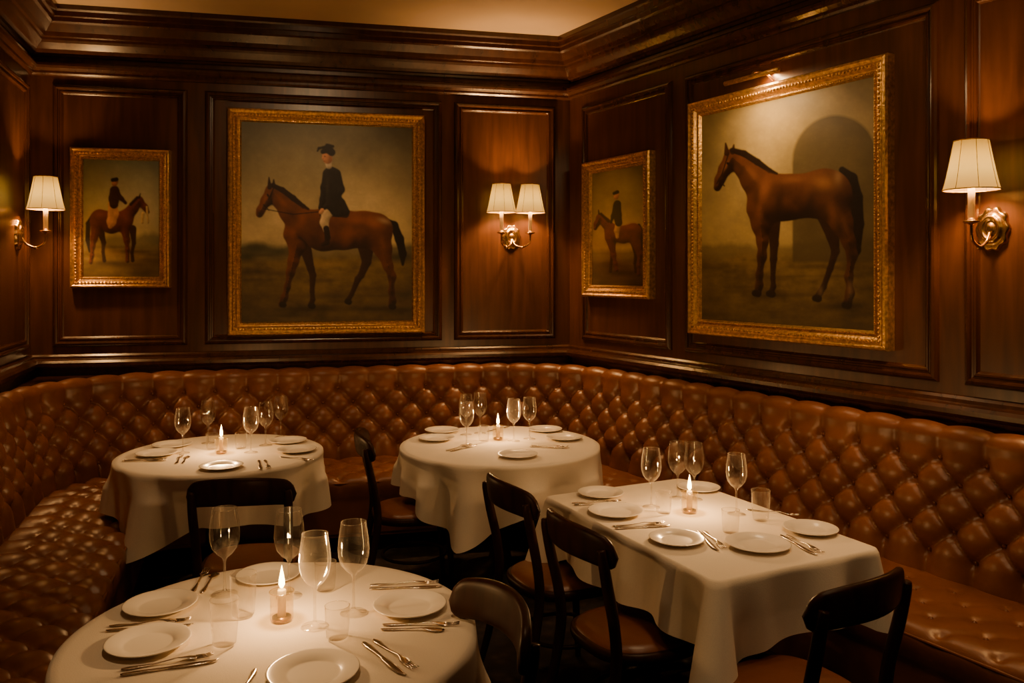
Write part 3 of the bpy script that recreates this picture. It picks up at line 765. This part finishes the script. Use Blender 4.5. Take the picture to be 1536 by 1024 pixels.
# ------------------------------------------------------------------ tableware
def meshonly(name,parts,mat,smooth=True):
    V,F=join(parts); ob=mk(name,V,F,mat,smooth=smooth); me=ob.data; bpy.data.objects.remove(ob); return me
plate=meshonly('plate',[lathe([(0,.004),(.055,.004),(.062,.006),(.07,.011),(.098,.0155),(.102,.0165),(.104,.0155),(.100,.0125),(.072,.007),(.060,.0),(.0,.0)],56)],M_china)
wine=meshonly('wine',[lathe([(.0355,.001),(.034,.0025),(.015,.005),(.006,.010),(.0038,.02),(.0034,.06),(.0038,.092),(.008,.103),(.022,.114),(.034,.130),(.0395,.150),(.041,.168),(.039,.195),(.0345,.225),(.0325,.238)],48),
  tube([(.0325*math.cos(a),.0325*math.sin(a),.238,.0009) for a in np.linspace(0,2*math.pi,41)],seg=5,n=1,closed=True)],M_glass)
tumb=meshonly('tumbler',[lathe([(0,.004),(.026,.003),(.029,.006),(.034,.06),(.0355,.118)],40),tube([(.0355*math.cos(a),.0355*math.sin(a),.118,.001) for a in np.linspace(0,2*math.pi,41)],seg=5,n=1,closed=True)],M_glass)
tumb2=meshonly('tumbler_small',[lathe([(0,.004),(.026,.003),(.028,.006),(.031,.04),(.032,.085)],40),tube([(.032*math.cos(a),.032*math.sin(a),.085,.001) for a in np.linspace(0,2*math.pi,41)],seg=5,n=1,closed=True)],M_glass)
def flat(prof,zf):
    V=[];F=[]
    for y,w,cx in prof:
        z=zf(y); 
        V+= [(cx-w,y,z),(cx-w*.5,y,z+.0012),(cx,y,z+.0016),(cx+w*.5,y,z+.0012),(cx+w,y,z),(cx+w*.5,y,z-.0008),(cx-w*.5,y,z-.0008)]
    m_=7
    for i in range(len(prof)-1):
        for k in range(m_): l=(k+1)%m_; F.append((i*m_+k,i*m_+l,(i+1)*m_+l,(i+1)*m_+k))
    F+= [tuple(range(m_)),tuple((len(prof)-1)*m_+k for k in range(m_))]
    return V,F
zfk=lambda y:.002+.006*math.exp(-((y-.125)/.03)**2)+(.004 if y>.19 else 0)*((y-.19)/.02)
fp=[flat([(0,.003,0),(.004,.007,0),(.02,.0095,0),(.05,.006,0),(.08,.0035,0),(.125,.003,0),(.140,.006,0),(.150,.0115,0),(.165,.0125,0),(.170,.0122,0)],zfk)]
for k in(-1.5,-.5,.5,1.5): fp.append(flat([(.168,.0022,k*.0063),(.19,.0017,k*.0060),(.208,.0008,k*.0058)],zfk))
fork=meshonly('fork',fp,M_silver)
knife=meshonly('knife',[flat([(0,.004,0),(.005,.008,0),(.03,.009,0),(.08,.006,0),(.105,.0055,0),(.112,.008,.001),(.16,.0105,.002),(.195,.009,.002),(.212,.005,.0),(.22,.001,-.004)],lambda y:.003)],M_silver)
spoon=meshonly('spoon',[flat([(0,.003,0),(.004,.006,0),(.02,.008,0),(.06,.004,0),(.11,.003,0),(.118,.008,0),(.13,.014,0),(.148,.016,0),(.162,.0125,0),(.17,.005,0)],lambda y:.002+.005*math.exp(-((y-.10)/.03)**2))],M_silver)
votive=meshonly('votive',[lathe([(0,.003),(.028,.003),(.031,.006),(.031,.05),(.033,.080)],36),tube([(.033*math.cos(a),.033*math.sin(a),.080,.0012) for a in np.linspace(0,2*math.pi,37)],seg=5,n=1,closed=True)],M_votive)
waxm=meshonly('wax',[lathe([(0,.006),(.0115,.006),(.0115,.082),(.009,.086),(.0,.084)],20)],M_wax)
baseM=meshonly('holder',[lathe([(0,.0045),(.026,.0045),(.026,.012),(.0,.012)],28)],M_brass)
flm=meshonly('flame',[lathe([(0,.088),(.004,.091),(.0082,.099),(.0078,.112),(.0048,.128),(.002,.143),(0,.152)],16)],M_flame)
zt=TAB+.001
def pl(x,y,s=1): o_=put('dinner_plate',plate,None,(x,y,zt)); o_.scale=(s,s,1)
def wg(x,y,s=1): o_=put('wine_glass',wine,None,(x,y,zt)); o_.scale=(s,s,s)
def tb(x,y,small=False): put('water_tumbler',tumb2 if small else tumb,None,(x,y,zt))
def cut(x0,y0,x1,y1,kind='fk',gap=.03):
    a=math.atan2(y1-y0,x1-x0)-math.pi/2; nx_,ny_=math.cos(a),math.sin(a)
    items={'fk':[('dinner_fork',fork,-gap/2),('dinner_knife',knife,gap/2)],'f':[('dinner_fork',fork,0)],'s':[('teaspoon',spoon,0)],'fs':[('dinner_fork',fork,-gap/2),('teaspoon',spoon,gap/2)]}[kind]
    for i,(n_,me,o_) in enumerate(items): put(n_,me,None,(x0+nx_*o_,y0+ny_*o_,zt),rot=(0,0,a+(-.02 if i else .01)))
def candle(x,y,e=1.6):
    P=empty('votive_candle',(x,y,zt))
    put('glass_holder',votive,P); put('wax_candle',waxm,P); put('brass_disc',baseM,P); put('flame',flm,P)
    light('flame_light','POINT',(0,0,.165),e,(1,.54,.20),P,shadow_soft_size=.015)
# front table
for p in((-.93,2.13,1.0),(-1.0,2.37,.97),(-.76,2.60,.95),(-.29,2.365,1.),(-.47,1.97,1.05)): pl(*p)
for p in((-.85,2.465,1.07),(-.655,2.45,1.07),(-.53,2.24,1.05),(-.443,2.33,1.07)): wg(*p)
tb(-.735,2.13); tb(-.745,2.31); tb(-.455,2.17,True); tb(-.56,2.50,True); candle(-.63,2.28,6)
cut(-1.08,2.225,-.88,2.265); cut(-.93,1.98,-.74,2.055); cut(-.935,2.47,-.955,2.63,'fs'); cut(-.43,2.52,-.25,2.54); cut(-.35,2.235,-.17,2.235,'fs'); cut(-.37,2.15,-.24,1.98); cut(-.615,2.0,-.61,1.84,'s')
# left rear table
for p in((-1.87,4.58),(-1.86,4.36),(-1.42,4.07),(-1.26,4.69),(-1.15,4.45)): pl(*p)
for p in((-1.738,4.40),(-1.70,4.66),(-1.385,4.42),(-1.36,4.60),(-1.34,4.83)): wg(*p)
tb(-1.62,4.50,True); tb(-1.47,4.52,True); candle(-1.535,4.40,6.5); cut(-1.97,4.22,-1.78,4.24); cut(-1.27,4.23,-1.20,4.05); cut(-1.66,4.16,-1.70,4.32,'fs'); cut(-1.20,4.31,-1.06,4.25,'f')
# rear centre table
for p in((-.42,5.0),(-.43,4.76),(.03,4.33),(.20,5.03),(.30,4.78)): pl(*p)
for p in((-.251,4.60),(-.19,4.95),(.01,4.72),(.10,4.78),(-.27,4.90)): wg(*p)
tb(-.16,4.72,True); candle(-.08,4.76,6.5); cut(-.34,4.45,-.24,4.58); cut(.10,4.58,.30,4.54); cut(-.15,5.0,-.05,5.12,'f')
# right table
for p in((.38,3.57,.95),(.41,3.30,1.05),(.585,2.955,.95),(.855,2.90,1.08),(1.10,3.07,.95),(.82,3.66,.9)): pl(*p)
for p in((.566,3.387),(.765,3.50),(.885,3.287),(.70,3.52)): wg(*p)
tb(.955,3.20); tb(.80,3.05,True); tb(.60,3.30,True); candle(.705,3.31,6.5)
cut(.25,3.425,.46,3.455); cut(.38,3.11,.57,3.15); cut(.695,3.07,.72,2.85,gap=.024); cut(.94,3.35,1.11,3.27,'f'); cut(.985,3.02,1.045,2.79,gap=.024)

# ------------------------------------------------------------------ added ceiling fill spots, out of view
def fill_spot(x,y,e,tx,ty,tz,size=1.5):  # unseen spot added to fill tables, walls and seating with warm light
    P=empty('ceiling_fill_spot',(x,y,CEIL))
    V,F=lathe([(.04,-.001),(.045,-.008),(.06,-.008),(.066,-.001)],32); mk('trim_ring',V,F,M_brass,P)  # ring and lens only dress the added light as a fitting
    V,F=lathe([(0,-.003),(.041,-.003)],24); mk('lens',V,F,M_lamp,P)
    sp=light('fill_light','SPOT',(0,0,-.02),e,(1,.63,.31),P,spot_size=size,spot_blend=1.,shadow_soft_size=.09)
    sp.rotation_euler=Vector((tx-x,ty-y,tz-CEIL)).to_track_quat('-Z','Y').to_euler()
fill_spot(-.55,2.1,60,-.63,2.25,.75,1.05)
fill_spot(.9,2.7,70,.75,3.15,.75,1.2)
fill_spot(-1.4,3.9,62,-1.54,4.42,.75,1.1)
fill_spot(0,4.1,66,-.07,4.65,.75,1.1)
fill_spot(-.9,3.6,84,-1.5,5.75,2.1,1.15)
fill_spot(.6,3.2,50,1.6,4.4,2.0,1.2)
fill_spot(1.2,1.2,82,2.0,3.2,.8,1.5)
fill_spot(-1.0,2.6,20,-2.4,4.2,.7,1.5)

w=bpy.data.worlds.new('dim_interior'); S.world=w; w.use_nodes=True
w.node_tree.nodes['Background'].inputs[0].default_value=(1,.6,.35,1); w.node_tree.nodes['Background'].inputs[1].default_value=.02

cam=bpy.data.cameras.new('camera'); co_=bpy.data.objects.new('camera',cam); COL.objects.link(co_)
co_.location=(0,0,1.70); co_.rotation_euler=(math.pi/2,0,0)
cam.sensor_width=36; cam.lens=36*1250/1536; cam.shift_y=-102/1536; cam.clip_start=.05
S.camera=co_
